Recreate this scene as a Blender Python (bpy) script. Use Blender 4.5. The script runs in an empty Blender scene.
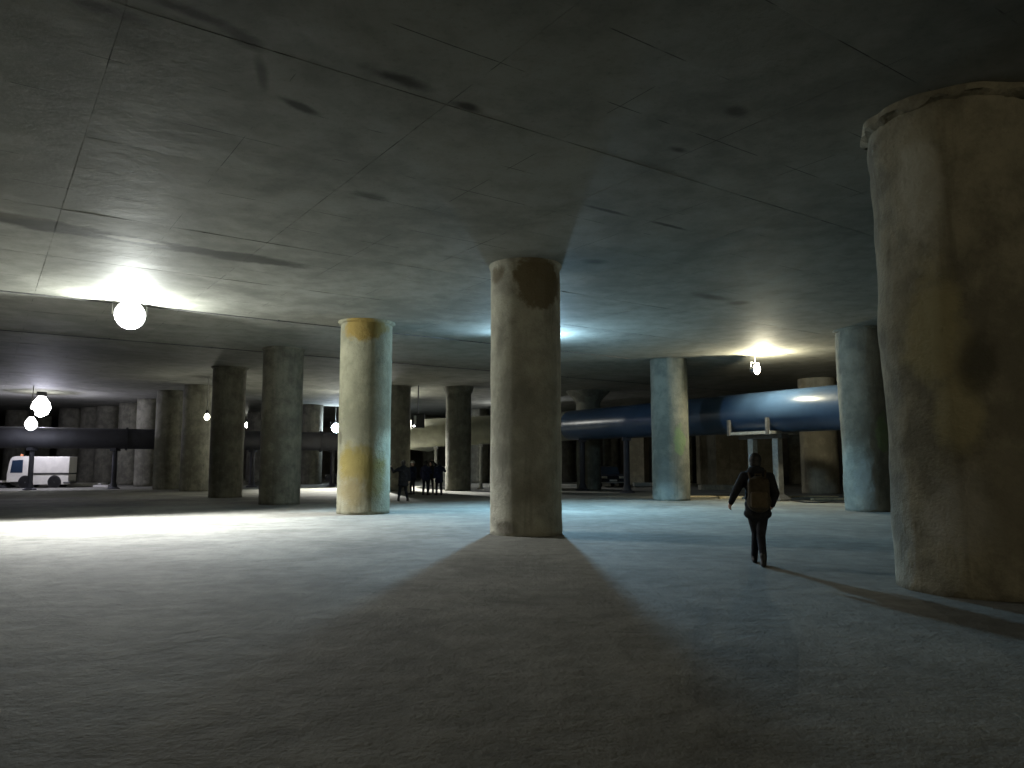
import bpy, bmesh, math, random
from mathutils import Vector, Matrix, noise
import numpy as np

random.seed(7)
C = bpy.context.scene.collection
R = math.radians

# ------------------------------------------------------------------ camera
FPX, EYE, HOR = 760.0, 1.6, 80.0          # focal length in pixels, eye height, horizon below image centre
TH = math.atan(HOR / FPX)
cam_d = bpy.data.cameras.new('camera')
cam_d.sensor_width = 36.0
cam_d.lens = FPX / 1024 * 36.0
cam_d.clip_end = 400
cam = bpy.data.objects.new('camera', cam_d)
C.objects.link(cam)
cam.location = (0, 0, EYE)
cam.rotation_euler = (math.pi / 2 + TH, 0, 0)
bpy.context.scene.camera = cam

# ------------------------------------------------------------------ world, exposure
w = bpy.data.worlds.new('world')
bpy.context.scene.world = w
w.use_nodes = True
w.node_tree.nodes['Background'].inputs[0].default_value = (0.01, 0.01, 0.012, 1)
w.node_tree.nodes['Background'].inputs[1].default_value = 0.0
vs = bpy.context.scene.view_settings
vs.view_transform = 'Standard'
vs.look = 'None'
vs.exposure = 0.0
vs.gamma = 1.0
vs.use_curve_mapping = False
cy = bpy.context.scene.cycles
cy.max_bounces = 8
cy.diffuse_bounces = 5
cy.glossy_bounces = 3
cy.sample_clamp_indirect = 4.0
cy.caustics_reflective = False
cy.caustics_refractive = False

# ------------------------------------------------------------------ lamps' light (powers in one place)
H = 6.3                                   # ceiling height
AX = Vector((-0.571, 0.821, 0.0))         # direction of the column rows (away from the camera)
BX = Vector((0.821, 0.571, 0.0))
SQ_C, SQ_A, GAP = 3.80, 3.83, 0.003      # ceiling bays
LIGHT = {                                 # power in W, colour, radius; then: power and cone of the downward beam
    'white': (2700, (0.95, 1.0, 0.95), 0.09, 13500, 134, 0.9, (0.93, 0.95, 1.0)),
    'blue': (1500, (0.44, 0.74, 1.0), 0.24, 4600, 130, 0.12, (0.36, 0.70, 1.0)),
    'warm': (1000, (1.0, 0.92, 0.66), 0.07),
    'violet': (1000, (0.78, 0.77, 1.0), 0.08),
    'back_white': (1200, (1.0, 1.0, 0.92), 0.08, 17000, 124, 0.4, (1.0, 1.0, 0.95)),
    'back_cool': (1200, (0.93, 0.96, 1.0), 0.08),
    'bulb': (130, (1.0, 1.0, 0.85), 0.10),
    'bulb_low': (150, (0.85, 0.88, 1.0), 0.10),
    'far_blue': (700, (0.7, 0.85, 1.0), 0.10),
    'fill_warm': (2800, (1.0, 0.90, 0.66), 0.25),  # added fill for the fronts of the near columns
}


def ray(u, v):
    x, z, y = u - 512.0, -(v - 384.0), FPX
    return Vector((x, y * math.cos(TH) - z * math.sin(TH), y * math.sin(TH) + z * math.cos(TH)))


def ground(u, v, h=0.0):
    r = ray(u, v)
    t = (h - EYE) / r.z
    return Vector((r.x * t, r.y * t, h))


def at(u, v, Y):
    r = ray(u, v)
    t = Y / r.y
    return Vector((r.x * t, Y, EYE + r.z * t))


# ------------------------------------------------------------------ node helpers
class NT:
    def __init__(self, name):
        self.m = bpy.data.materials.new(name)
        self.m.use_nodes = True
        self.t = self.m.node_tree
        self.b = self.t.nodes['Principled BSDF']

    def n(self, typ, **kw):
        nd = self.t.nodes.new(typ)
        for k, v in kw.items():
            setattr(nd, k, v)
        return nd

    def link(self, a, b):
        self.t.links.new(a, b)

    def val(self, sock, v):
        if hasattr(v, 'node'):
            self.link(v, sock)
        else:
            sock.default_value = v

    def math(self, op, a, b=0.0, clamp=False):
        nd = self.n('ShaderNodeMath', operation=op, use_clamp=clamp)
        self.val(nd.inputs[0], a)
        self.val(nd.inputs[1], b)
        return nd.outputs[0]

    def noise(self, vec, scale, detail=4, rough=0.55, dist=0.0):
        nd = self.n('ShaderNodeTexNoise')
        self.link(vec, nd.inputs['Vector'])
        nd.inputs['Scale'].default_value = scale
        nd.inputs['Detail'].default_value = detail
        nd.inputs['Roughness'].default_value = rough
        nd.inputs['Distortion'].default_value = dist
        return nd.outputs['Fac']

    def ramp(self, fac, a, b):
        nd = self.n('ShaderNodeMapRange')
        nd.interpolation_type = 'SMOOTHSTEP'
        self.link(fac, nd.inputs[0])
        nd.inputs[1].default_value = a
        nd.inputs[2].default_value = b
        return nd.outputs[0]

    def mix(self, fac, a, b):
        nd = self.n('ShaderNodeMix', data_type='RGBA')
        self.val(nd.inputs[0], fac)
        for s, v in ((nd.inputs[6], a), (nd.inputs[7], b)):
            if hasattr(v, 'node'):
                self.link(v, s)
            else:
                s.default_value = (*v, 1)
        return nd.outputs[2]

    def scalevec(self, vec, s, loc=(0, 0, 0), rot=(0, 0, 0)):
        nd = self.n('ShaderNodeMapping')
        self.link(vec, nd.inputs[0])
        nd.inputs['Location'].default_value = loc
        nd.inputs['Rotation'].default_value = rot
        nd.inputs['Scale'].default_value = s
        return nd.outputs[0]

    def blob(self, vec, centre, radii, rotz, wob, soft=0.35):
        """soft-edged patch: 1 inside an ellipsoid with a wavering rim"""
        mp = self.n('ShaderNodeMapping', vector_type='TEXTURE')
        self.link(vec, mp.inputs[0])
        mp.inputs['Location'].default_value = centre
        mp.inputs['Rotation'].default_value = (0, 0, rotz)
        mp.inputs['Scale'].default_value = radii
        ln = self.n('ShaderNodeVectorMath', operation='LENGTH')
        self.link(mp.outputs[0], ln.inputs[0])
        d = self.math('ADD', ln.outputs['Value'], wob)
        return self.ramp(d, 1.0, 1.0 - soft)


def bump(T, h, strength, dist):
    b = T.n('ShaderNodeBump')
    T.link(h, b.inputs['Height'])
    b.inputs['Strength'].default_value = strength
    b.inputs['Distance'].default_value = dist
    T.link(b.outputs[0], T.b.inputs['Normal'])


def concrete(name, light, dark, sc=1.0, rough=0.85, world=False, stains=(), bumps=0.6, spec=0.3, streak=False, boards=False, specks=False):
    T = NT(name)
    if world:
        vec = T.n('ShaderNodeNewGeometry').outputs['Position']
    else:
        vec = T.n('ShaderNodeTexCoord').outputs['Object']
    big = T.noise(vec, 0.45 * sc, 4, 0.6, 0.4)
    mid = T.noise(vec, 2.6 * sc, 5, 0.65)
    fine = T.noise(vec, 22 * sc, 4, 0.7)
    f = T.math('ADD', T.math('MULTIPLY', big, 0.55), T.math('MULTIPLY', mid, 0.45))
    col = T.mix(T.ramp(f, 0.40, 0.60) if streak else T.ramp(f, 0.34, 0.66), dark, light)
    col = T.mix(T.math('MULTIPLY', T.ramp(fine, 0.5, 0.8), 0.35), col, tuple(c * 0.55 for c in dark))
    if streak:
        sv = T.scalevec(vec, (3.0, 3.0, 0.35))
        s = T.ramp(T.noise(sv, 1.4, 4, 0.6), 0.52, 0.72)
        col = T.mix(T.math('MULTIPLY', s, 0.45), col, tuple(c * 0.6 for c in dark))
    if specks:                            # trodden dirt and small damp spots
        sp1 = T.ramp(T.noise(T.scalevec(vec, (1.0, 1.6, 1.0)), 2.2, 5, 0.7, 0.6), 0.60, 0.70)
        sp2 = T.ramp(T.noise(vec, 0.28, 4, 0.6, 0.8), 0.50, 0.66)
        col = T.mix(T.math('MULTIPLY', sp1, 0.55), col, tuple(c * 0.55 for c in dark))
        col = T.mix(T.math('MULTIPLY', sp2, 0.35), col, tuple(c * 0.7 for c in dark))
    if boards:                            # faint, broken imprints of the shuttering boards
        for axis, per, off, wd in ((AX, SQ_A / 3, 0.68, 0.009), (BX, SQ_C / 2, 0.95, 0.006)):
            dn = T.n('ShaderNodeVectorMath', operation='DOT_PRODUCT')
            T.link(vec, dn.inputs[0])
            dn.inputs[1].default_value = axis
            fr = T.math('PINGPONG', T.math('SUBTRACT', dn.outputs['Value'], off), per / 2)
            ln = T.math('LESS_THAN', fr, wd)
            gate = T.ramp(T.noise(vec, 0.8, 3, 0.6), 0.50, 0.58)
            col = T.mix(T.math('MULTIPLY', T.math('MULTIPLY', ln, gate), 0.75), col, (0.03, 0.03, 0.026))
    wob = T.math('MULTIPLY', T.math('SUBTRACT', T.noise(vec, 1.8 * sc, 5, 0.65), 0.5), 1.5)
    for (ce, ra, rz, colr, amt, *soft) in stains:
        b = T.blob(vec, ce, ra, rz, wob, soft[0] if soft else 0.35)
        col = T.mix(T.math('MULTIPLY', b, amt), col, colr)
    T.link(col, T.b.inputs['Base Color'])
    T.b.inputs['Roughness'].default_value = rough
    T.b.inputs['Specular IOR Level'].default_value = spec
    h = T.math('ADD', T.math('MULTIPLY', mid, 1.0), T.math('MULTIPLY', fine, 0.35))
    bump(T, h, bumps, 0.06 if streak or specks else 0.03)
    return T.m


def plain(name, col, rough=0.6, metal=0.0, spec=0.4, var=0.12, sc=6.0, bumps=0.05):
    T = NT(name)
    vec = T.n('ShaderNodeTexCoord').outputs['Object']
    n1 = T.noise(vec, sc, 4, 0.6)
    c = T.mix(T.ramp(n1, 0.35, 0.7), tuple(x * (1 - var) for x in col), tuple(min(1, x * (1 + var)) for x in col))
    T.link(c, T.b.inputs['Base Color'])
    T.b.inputs['Roughness'].default_value = rough
    T.b.inputs['Metallic'].default_value = metal
    T.b.inputs['Specular IOR Level'].default_value = spec
    if bumps:
        bump(T, T.noise(vec, sc * 4, 3), bumps, 0.02)
    return T.m


def emitter(name, col, strength):
    T = NT(name)
    T.b.inputs['Base Color'].default_value = (*col, 1)
    T.b.inputs['Emission Color'].default_value = (*col, 1)
    T.b.inputs['Emission Strength'].default_value = strength
    return T.m


# ------------------------------------------------------------------ mesh helpers
class MB:
    def __init__(self):
        self.v, self.f = [], []

    def add(self, vs, fs):
        o = len(self.v)
        self.v += [tuple(p) for p in vs]
        self.f += [tuple(i + o for i in q) for q in fs]
        return self

    def box(self, lo, hi, M=None):
        x0, y0, z0 = lo
        x1, y1, z1 = hi
        vs = [Vector(p) for p in ((x0, y0, z0), (x1, y0, z0), (x1, y1, z0), (x0, y1, z0),
                                  (x0, y0, z1), (x1, y0, z1), (x1, y1, z1), (x0, y1, z1))]
        if M:
            vs = [M @ p for p in vs]
        return self.add(vs, [(0, 3, 2, 1), (4, 5, 6, 7), (0, 1, 5, 4), (1, 2, 6, 5), (2, 3, 7, 6), (3, 0, 4, 7)])

    def cbox(self, lo, hi, ch, M=None):
        """box with chamfered edges"""
        bm = bmesh.new()
        t = MB().box(lo, hi)
        bvs = [bm.verts.new(p) for p in t.v]
        for q in t.f:
            bm.faces.new([bvs[i] for i in q])
        bmesh.ops.bevel(bm, geom=list(bm.edges), offset=ch, segments=2, affect='EDGES', profile=0.6)
        bm.verts.index_update()
        vs = [(M @ p.co if M else p.co.copy()) for p in bm.verts]
        fs = [tuple(q.index for q in f.verts) for f in bm.faces]
        bm.free()
        return self.add(vs, fs)

    def tube(self, p0, p1, r0, r1=None, n=16, caps=True):
        r1 = r0 if r1 is None else r1
        p0, p1 = Vector(p0), Vector(p1)
        d = (p1 - p0).normalized()
        a = d.orthogonal().normalized()
        b = d.cross(a)
        vs = []
        for p, r in ((p0, r0), (p1, r1)):
            for k in range(n):
                t = 2 * math.pi * k / n
                vs.append(p + (a * math.cos(t) + b * math.sin(t)) * r)
        fs = [(k, (k + 1) % n, n + (k + 1) % n, n + k) for k in range(n)]
        if caps:
            fs += [tuple(range(n - 1, -1, -1)), tuple(range(n, 2 * n))]
        return self.add(vs, fs)

    def sweep(self, pts, r, n=10, caps=True):
        pts = [Vector(p) for p in pts]
        rr = r if isinstance(r, (list, tuple)) else [r] * len(pts)
        up = None
        vs = []
        for i, p in enumerate(pts):
            d = (pts[min(i + 1, len(pts) - 1)] - pts[max(i - 1, 0)]).normalized()
            if up is None:
                up = d.orthogonal().normalized()
            up = (up - d * up.dot(d)).normalized()
            b = d.cross(up)
            for k in range(n):
                t = 2 * math.pi * k / n
                vs.append(p + (up * math.cos(t) + b * math.sin(t)) * rr[i])
        fs = []
        for i in range(len(pts) - 1):
            for k in range(n):
                fs.append((i * n + k, i * n + (k + 1) % n, (i + 1) * n + (k + 1) % n, (i + 1) * n + k))
        if caps:
            fs += [tuple(range(n - 1, -1, -1)), tuple((len(pts) - 1) * n + k for k in range(n))]
        return self.add(vs, fs)

    def lathe(self, prof, n=24, M=None):
        vs, fs = [], []
        for (r, z) in prof:
            for k in range(n):
                t = 2 * math.pi * k / n
                p = Vector((r * math.cos(t), r * math.sin(t), z))
                vs.append(M @ p if M else p)
        for i in range(len(prof) - 1):
            for k in range(n):
                fs.append((i * n + k, i * n + (k + 1) % n, (i + 1) * n + (k + 1) % n, (i + 1) * n + k))
        fs += [tuple(range(n - 1, -1, -1)), tuple((len(prof) - 1) * n + k for k in range(n))]
        return self.add(vs, fs)

    def ball(self, c, rad, nu=14, nv=9, M=None):
        rx, ry, rz = rad if isinstance(rad, (tuple, list)) else (rad,) * 3
        c = Vector(c)
        vs, fs = [c + Vector((0, 0, -rz))], []
        for i in range(1, nv):
            ph = -math.pi / 2 + math.pi * i / nv
            for k in range(nu):
                t = 2 * math.pi * k / nu
                vs.append(c + Vector((rx * math.cos(ph) * math.cos(t), ry * math.cos(ph) * math.sin(t), rz * math.sin(ph))))
        vs.append(c + Vector((0, 0, rz)))
        top = len(vs) - 1
        for k in range(nu):
            fs.append((0, 1 + (k + 1) % nu, 1 + k))
            fs.append((top, top - nu + k, top - nu + (k + 1) % nu))
        for i in range(nv - 2):
            for k in range(nu):
                a, b = 1 + i * nu + k, 1 + i * nu + (k + 1) % nu
                fs.append((a, b, b + nu, a + nu))
        if M:
            vs = [M @ p for p in vs]
        return self.add(vs, fs)

    def bone(self, p0, p1, r0, r1=None):
        r1 = r0 if r1 is None else r1
        p0, p1 = Vector(p0), Vector(p1)
        self.tube(p0, p1, r0, r1, 14)
        self.ball(p0, r0)
        self.ball(p1, r1)
        return self

    def prism(self, outline, y0, y1):
        """closed outline in x,z extruded along y"""
        n = len(outline)
        vs = [(x, y0, z) for x, z in outline] + [(x, y1, z) for x, z in outline]
        fs = [tuple(range(n)), tuple(range(2 * n - 1, n - 1, -1))]
        fs += [(k, n + k, n + (k + 1) % n, (k + 1) % n) for k in range(n)]
        return self.add(vs, fs)

    def mesh(self, name, mat, smooth=False):
        me = bpy.data.meshes.new(name)
        me.from_pydata(self.v, [], self.f)
        bm = bmesh.new()
        bm.from_mesh(me)
        bmesh.ops.recalc_face_normals(bm, faces=bm.faces)
        bm.to_mesh(me)
        bm.free()
        if mat:
            me.materials.append(mat)
        if smooth:
            me.polygons.foreach_set('use_smooth', [True] * len(me.polygons))
            if smooth != 'all':
                me.set_sharp_from_angle(angle=R(40))
        me.update()
        return me

    def build(self, name, mat, parent=None, smooth=False, loc=None):
        return link(name, self.mesh(name, mat, smooth), parent, loc)


def link(name, me, parent=None, loc=None):
    o = bpy.data.objects.new(name, me)
    C.objects.link(o)
    if parent is not None:
        o.parent = parent
    if loc is not None:
        o.location = loc
    return o


def tag(o, label=None, cat=None, group=None, kind=None):
    for k, v in (('label', label), ('category', cat), ('group', group), ('kind', kind)):
        if v:
            o[k] = v
    return o


def empty(name, loc, rz=0.0):
    o = bpy.data.objects.new(name, None)
    C.objects.link(o)
    o.location = loc
    o.rotation_euler = (0, 0, rz)
    o.empty_display_size = 0.2
    return o


# ------------------------------------------------------------------ materials
def gpos(u, v, h):                        # point of the ceiling or floor behind a pixel
    p = ground(u, v, h)
    return (p.x, p.y, p.z)


def ceil_stain(u, v, lx, ly, ang, amt=0.85, col=(0.045, 0.043, 0.036), soft=0.5):
    return (gpos(u, v, H), (lx, ly, 0.6), ang, col, amt, soft)


ROW = math.atan2(AX.y, AX.x)
CRS = math.atan2(BX.y, BX.x)
c_st = [
    ceil_stain(396, 78, 0.62, 0.20, CRS, 0.95, soft=0.7),
    ceil_stain(468, 107, 0.30, 0.15, CRS, 0.9, soft=0.7),
    ceil_stain(300, 106, 0.45, 0.13, CRS + 0.3, 0.85, soft=0.7),
    ceil_stain(100, 8, 0.60, 0.20, CRS, 0.85, soft=0.8),
    ceil_stain(190, 12, 0.75, 0.16, CRS + 0.1, 0.85, soft=0.8),
    ceil_stain(240, 36, 0.50, 0.20, CRS + 0.5, 0.7, soft=0.8),
    ceil_stain(262, 75, 0.60, 0.10, CRS + 1.2, 0.6, soft=0.8),
    ceil_stain(15, 219, 1.0, 0.45, CRS - 0.15, 0.8, (0.075, 0.07, 0.05)),
    ceil_stain(60, 228, 1.4, 0.50, CRS - 0.10, 0.85, (0.06, 0.06, 0.052)),
    ceil_stain(115, 238, 1.3, 0.32, CRS - 0.10, 0.85, (0.06, 0.06, 0.052)),
    ceil_stain(180, 248, 1.4, 0.38, CRS - 0.05, 0.85, (0.06, 0.06, 0.052)),
    ceil_stain(245, 258, 1.5, 0.50, CRS, 0.85, (0.06, 0.06, 0.052)),
    ceil_stain(250, 292, 1.2, 0.7, CRS + 0.6, 0.5, (0.08, 0.08, 0.07), 0.8),
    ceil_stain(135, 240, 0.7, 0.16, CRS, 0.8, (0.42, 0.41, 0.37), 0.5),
    ceil_stain(372, 197, 0.5, 0.22, CRS, 0.6, soft=0.8),
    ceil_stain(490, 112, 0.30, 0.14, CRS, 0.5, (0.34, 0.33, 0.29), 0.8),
    ceil_stain(712, 297, 1.0, 0.35, CRS, 0.75, soft=0.8),
    ceil_stain(738, 303, 0.45, 0.40, CRS, 0.85, soft=0.8),
    ceil_stain(605, 210, 0.7, 0.09, CRS, 0.8, soft=0.7),
    ceil_stain(670, 226, 0.7, 0.09, CRS, 0.8, soft=0.7),
    ceil_stain(735, 112, 0.26, 0.18, CRS, 0.7, soft=0.8),
    ceil_stain(678, 150, 0.28, 0.12, CRS, 0.8, soft=0.8),
    ceil_stain(596, 262, 0.35, 0.3, CRS, 0.7, soft=0.8),
]
M = {}
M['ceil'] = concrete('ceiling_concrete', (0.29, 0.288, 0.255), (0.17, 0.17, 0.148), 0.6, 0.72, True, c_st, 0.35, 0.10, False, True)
M['floor'] = concrete('floor_dust', (0.225, 0.221, 0.19), (0.125, 0.122, 0.104), 1.0, 0.9, True, (), 0.8, 0.2, specks=True)
M['wall'] = concrete('wall_concrete', (0.20, 0.18, 0.14), (0.10, 0.095, 0.075), 0.7, 0.9, True, (), 0.5, 0.2)
OLIVE_L, OLIVE_D = (0.42, 0.405, 0.30), (0.25, 0.24, 0.175)
M['col'] = concrete('column_concrete', (0.20, 0.195, 0.155), (0.11, 0.107, 0.085), 1.0, 0.9, False, (), 0.8, 0.2, True)
M['pier'] = concrete('pier_concrete', (0.29, 0.27, 0.21), (0.185, 0.17, 0.13), 0.8, 0.9, False, (), 0.6, 0.2, True)
M['pipe_blue'] = plain('pipe_blue_coat', (0.026, 0.05, 0.092), 0.3, 0.0, 0.35, 0.1, 1.5, 0.03)
M['pipe_grey'] = plain('pipe_grey_coat', (0.20, 0.20, 0.15), 0.5, 0.0, 0.4, 0.15, 1.5, 0.03)
M['pipe_dark'] = plain('pipe_dark_coat', (0.028, 0.028, 0.036), 0.7, 0.0, 0.4, 0.2, 1.5, 0.03)
M['steel'] = plain('painted_steel', (0.10, 0.10, 0.10), 0.55, 0.3, 0.4, 0.2, 8)
M['steel_l'] = plain('galvanised_steel', (0.36, 0.36, 0.34), 0.5, 0.5, 0.4, 0.15, 8)
M['black'] = plain('black_plastic', (0.02, 0.02, 0.02), 0.6)
M['rubber'] = plain('tyre_rubber', (0.018, 0.018, 0.018), 0.85)
M['white'] = plain('white_paint', (0.60, 0.58, 0.51), 0.4, 0, 0.5, 0.06, 3)
M['glass'] = plain('dark_glass', (0.02, 0.035, 0.06), 0.08, 0, 0.8, 0.1, 2, 0)
M['orange'] = plain('beacon_plastic', (0.7, 0.25, 0.1), 0.4)
M['wood'] = plain('raw_board', (0.50, 0.42, 0.27), 0.8, 0, 0.3, 0.2, 5)
M['slab'] = concrete('cast_slab', (0.55, 0.54, 0.50), (0.40, 0.39, 0.36), 2.0, 0.9, False)
M['car'] = plain('dark_car_paint', (0.02, 0.022, 0.03), 0.2, 0.2, 0.6, 0.05, 2, 0)
M['lens'] = emitter('lamp_lens', (1.0, 1.0, 0.97), 14)
M['lens_blue'] = emitter('lamp_lens_cool', (0.75, 0.9, 1.0), 14)
M['lens_warm'] = emitter('lamp_lens_warm', (1.0, 0.96, 0.82), 12)
M['skin'] = plain('skin', (0.42, 0.27, 0.20), 0.6, 0, 0.4, 0.08, 12)
M['hair'] = plain('dark_hair', (0.02, 0.017, 0.015), 0.6, 0, 0.4, 0.3, 40)
M['cloth_black'] = plain('black_cloth', (0.018, 0.018, 0.022), 0.9, 0, 0.2, 0.3, 10, 0.2)
M['cloth_navy'] = plain('navy_cloth', (0.018, 0.022, 0.05), 0.9, 0, 0.2, 0.3, 10, 0.2)
M['cloth_char'] = plain('charcoal_cloth', (0.016, 0.016, 0.017), 0.9, 0, 0.2, 0.3, 10, 0.2)
M['denim'] = plain('dark_denim', (0.016, 0.018, 0.026), 0.9, 0, 0.2, 0.3, 14, 0.2)
M['leather'] = plain('boot_leather', (0.015, 0.013, 0.012), 0.6, 0, 0.4, 0.3, 14)
M['pack'] = plain('brown_canvas', (0.085, 0.064, 0.036), 0.85, 0, 0.2, 0.2, 10, 0.2)
M['pack_d'] = plain('brown_canvas_dark', (0.05, 0.039, 0.024), 0.85, 0, 0.2, 0.2, 10, 0.2)
M['helmet'] = plain('white_helmet', (0.8, 0.8, 0.78), 0.35)

# ------------------------------------------------------------------ the shell
X0, X1, Y0, Y1 = -85.0, 62.0, -30.0, 98.0
fl = MB().box((X0, Y0, -0.3), (X1, Y1, 0)).build('floor', M['floor'])
tag(fl, 'pale dusty concrete floor of the underground hall', kind='structure')
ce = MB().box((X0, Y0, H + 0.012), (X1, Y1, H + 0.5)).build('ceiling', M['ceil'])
tag(ce, 'low bare concrete ceiling cast in square bays', kind='structure')
for nm, lo, hi in (('wall_left', (X0 - .3, Y0, -.3), (X0, Y1, H + .5)), ('wall_right', (X1, Y0, -.3), (X1 + .3, Y1, H + .5)),
                   ('wall_back', (X0 - .3, Y1, -.3), (X1 + .3, Y1 + .3, H + .5)), ('wall_front', (X0 - .3, Y0 - .3, -.3), (X1 + .3, Y0, H + .5))):
    tag(MB().box(lo, hi).build(nm, M['wall']), 'bare concrete wall closing the hall', kind='structure')

# ceiling bays: square cast fields with recessed joints, rows parallel to the columns
tile_me = []
for s in range(3):
    rnd = random.Random(s)
    t = MB()
    # bevelled field, its underside slightly uneven
    nx = 6
    vs, fs = [], []
    for j in range(nx + 1):
        for i in range(nx + 1):
            x = -SQ_C / 2 + GAP / 2 + (SQ_C - GAP) * i / nx
            y = -SQ_A / 2 + GAP / 2 + (SQ_A - GAP) * j / nx
            edge = i in (0, nx) or j in (0, nx)
            vs.append((x, y, (0.004 if edge else 0.0) - rnd.uniform(0, 0.005)))
    for j in range(nx):
        for i in range(nx):
            a = j * (nx + 1) + i
            fs.append((a, a + nx + 1, a + nx + 2, a + 1))
    n0 = len(vs)
    rim = [i for i in range(nx + 1)] + [j * (nx + 1) + nx for j in range(1, nx + 1)] + \
          [nx * (nx + 1) + i for i in range(nx - 1, -1, -1)] + [j * (nx + 1) for j in range(nx - 1, 0, -1)]
    vs += [(vs[i][0], vs[i][1], 0.014) for i in rim]
    for k in range(len(rim)):
        k2 = (k + 1) % len(rim)
        fs.append((rim[k], rim[k2], n0 + k2, n0 + k))
    t.add(vs, fs)
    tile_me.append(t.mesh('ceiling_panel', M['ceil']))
half = math.atan(512 / FPX) + 0.22
cand = []
for i in range(-22, 30):
    for j in range(-6, 30):
        p = BX * (0.95 + SQ_C * (i + 0.5)) + AX * (0.68 + SQ_A * (j + 0.5))
        if p.y > 1 and p.length < 62 and abs(math.atan2(p.x, p.y)) < half:
            cand.append((p.length, i, j, p))
cand.sort(key=lambda c: c[0])
for d, i, j, p in cand[:290]:
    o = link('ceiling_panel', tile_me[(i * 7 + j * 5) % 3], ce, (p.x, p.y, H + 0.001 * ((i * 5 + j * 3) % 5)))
    o.rotation_euler = (0, 0, math.atan2(BX.y, BX.x))
    o.scale = (1 - 0.004 * random.random() ** 2, 1 - 0.004 * random.random() ** 2, 1)

# ------------------------------------------------------------------ columns
def shaft(r_bot, r_top, seed, rough=0.03, top=H + 0.03, n=56, rings=48, lumps=()):
    vs, fs = [], []
    off = Vector((seed * 13.7, seed * 5.1, 0))
    for i in range(rings + 1):
        z = -0.02 + (top + 0.02) * i / rings
        r0 = r_bot + (r_top - r_bot) * i / rings
        for k in range(n):
            t = 2 * math.pi * k / n
            d = Vector((math.cos(t), math.sin(t), 0))
            q = Vector((d.x, d.y, z * 0.55)) * 1.3 + off
            r = r0 * (1 + rough * (noise.noise(q) + 0.5 * noise.noise(q * 2.7) + 0.28 * noise.noise(q * 6.5)))
            for (ang, lz, w_, hgt, amp) in lumps:
                da = (t - ang + math.pi) % (2 * math.pi) - math.pi
                r += amp * math.exp(-(da / w_) ** 2 - ((z - lz) / hgt) ** 2)
            vs.append((d.x * r, d.y * r, z))
    for i in range(rings):
        for k in range(n):
            fs.append((i * n + k, i * n + (k + 1) % n, (i + 1) * n + (k + 1) % n, (i + 1) * n + k))
    fs += [tuple(range(n - 1, -1, -1)), tuple(rings * n + k for k in range(n))]
    return MB().add(vs, fs)


def collar(r, hgt, seed, ragged=0.03, n=72, flare=0.0, freq=2.2):
    """irregular lip of mortar where the shaft meets the slab"""
    vs, fs = [], []
    prof = [(r - 0.06, H - hgt), (r + 0.0, H - hgt), (r + 0.035 + flare * .6, H - hgt * 0.55), (r + 0.05 + flare, H + 0.02)]
    for i, (rr, z) in enumerate(prof):
        for k in range(n):
            t = 2 * math.pi * k / n
            q = Vector((math.cos(t) * freq, math.sin(t) * freq, i * 0.4 + seed * 9))
            e = ragged * noise.noise(q) * (1.6 if i in (1, 2) else 0.4)
            if ragged > .1:
                e = abs(e) * (1.0 if i < 3 else 1.4)
            vs.append(((rr + e) * math.cos(t), (rr + e) * math.sin(t), z + (e * 1.1 if i < 2 else 0)))
    for i in range(3):
        for k in range(n):
            fs.append((i * n + k, i * n + (k + 1) % n, (i + 1) * n + (k + 1) % n, (i + 1) * n + k))
    fs += [tuple(range(n - 1, -1, -1)), tuple(3 * n + k for k in range(n))]
    return MB().add(vs, fs)


def column(u, v, r, label, seed, mat=None, r_top=None, lip=0.12, group=None, rough=0.022, flare=0.0, ragged=0.03, lumps=(), me=None):
    """round pillar whose foot touches the floor at pixel u, v"""
    p = ground(u, v)
    c = p + Vector((p.x, p.y, 0)).normalized() * r
    o = empty('concrete_column', (c.x, c.y, 0))
    tag(o, label, 'column', group)
    mat = mat or M['col']
    if me is not None:
        sh = link('shaft', me, o)
        sh.rotation_euler = (0, 0, seed * 1.9)
    else:
        shaft(r, r_top or r, seed, rough, lumps=lumps).build('shaft', mat, o, 'all')
    if lip:
        collar((r_top or r), lip, seed, ragged, flare=flare, freq=2.6 if ragged > .1 else 2.2).build('collar', mat, o, True)
    return o


# towards-camera side of a column is -y; surface point helper for stains
def sp(u_off, r, z):                      # u_off in -1..1 across the face seen from the camera
    return (u_off * r, -math.sqrt(max(0.0, 1 - u_off * u_off)) * r, z)


YEL, BRN = (0.26, 0.20, 0.06), (0.085, 0.06, 0.028)
OCH = (0.31, 0.275, 0.15)
mA = concrete('column_ochre', (0.25, 0.23, 0.165), (0.13, 0.12, 0.088), 0.9, 0.9, False, (
    (sp(-.75, .95, 3.3), (.42, .6, 1.0), 0, OCH, 0.7, .6), (sp(-.6, .95, 2.2), (.35, .5, .55), 0, OCH, 0.6, .6),
    (sp(-.8, .95, 5.2), (.25, .5, .9), 0, (0.34, 0.325, 0.26), 0.7, .5), (sp(-.6, .95, 1.0), (.5, .6, .7), 0, (0.30, 0.29, 0.25), 0.6, .7),
    (sp(-.35, .95, 2.8), (.3, .4, .5), 0, (0.05, 0.046, 0.033), 0.7, .7), (sp(-.1, .95, 1.2), (.35, .5, .9), 0, (0.17, 0.155, 0.115), 0.6, .7),
    (sp(.3, .95, .7), (.5, .6, .5), 0, (0.06, 0.052, 0.036), 0.6, .8)), 1.0, 0.2, True)
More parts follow.
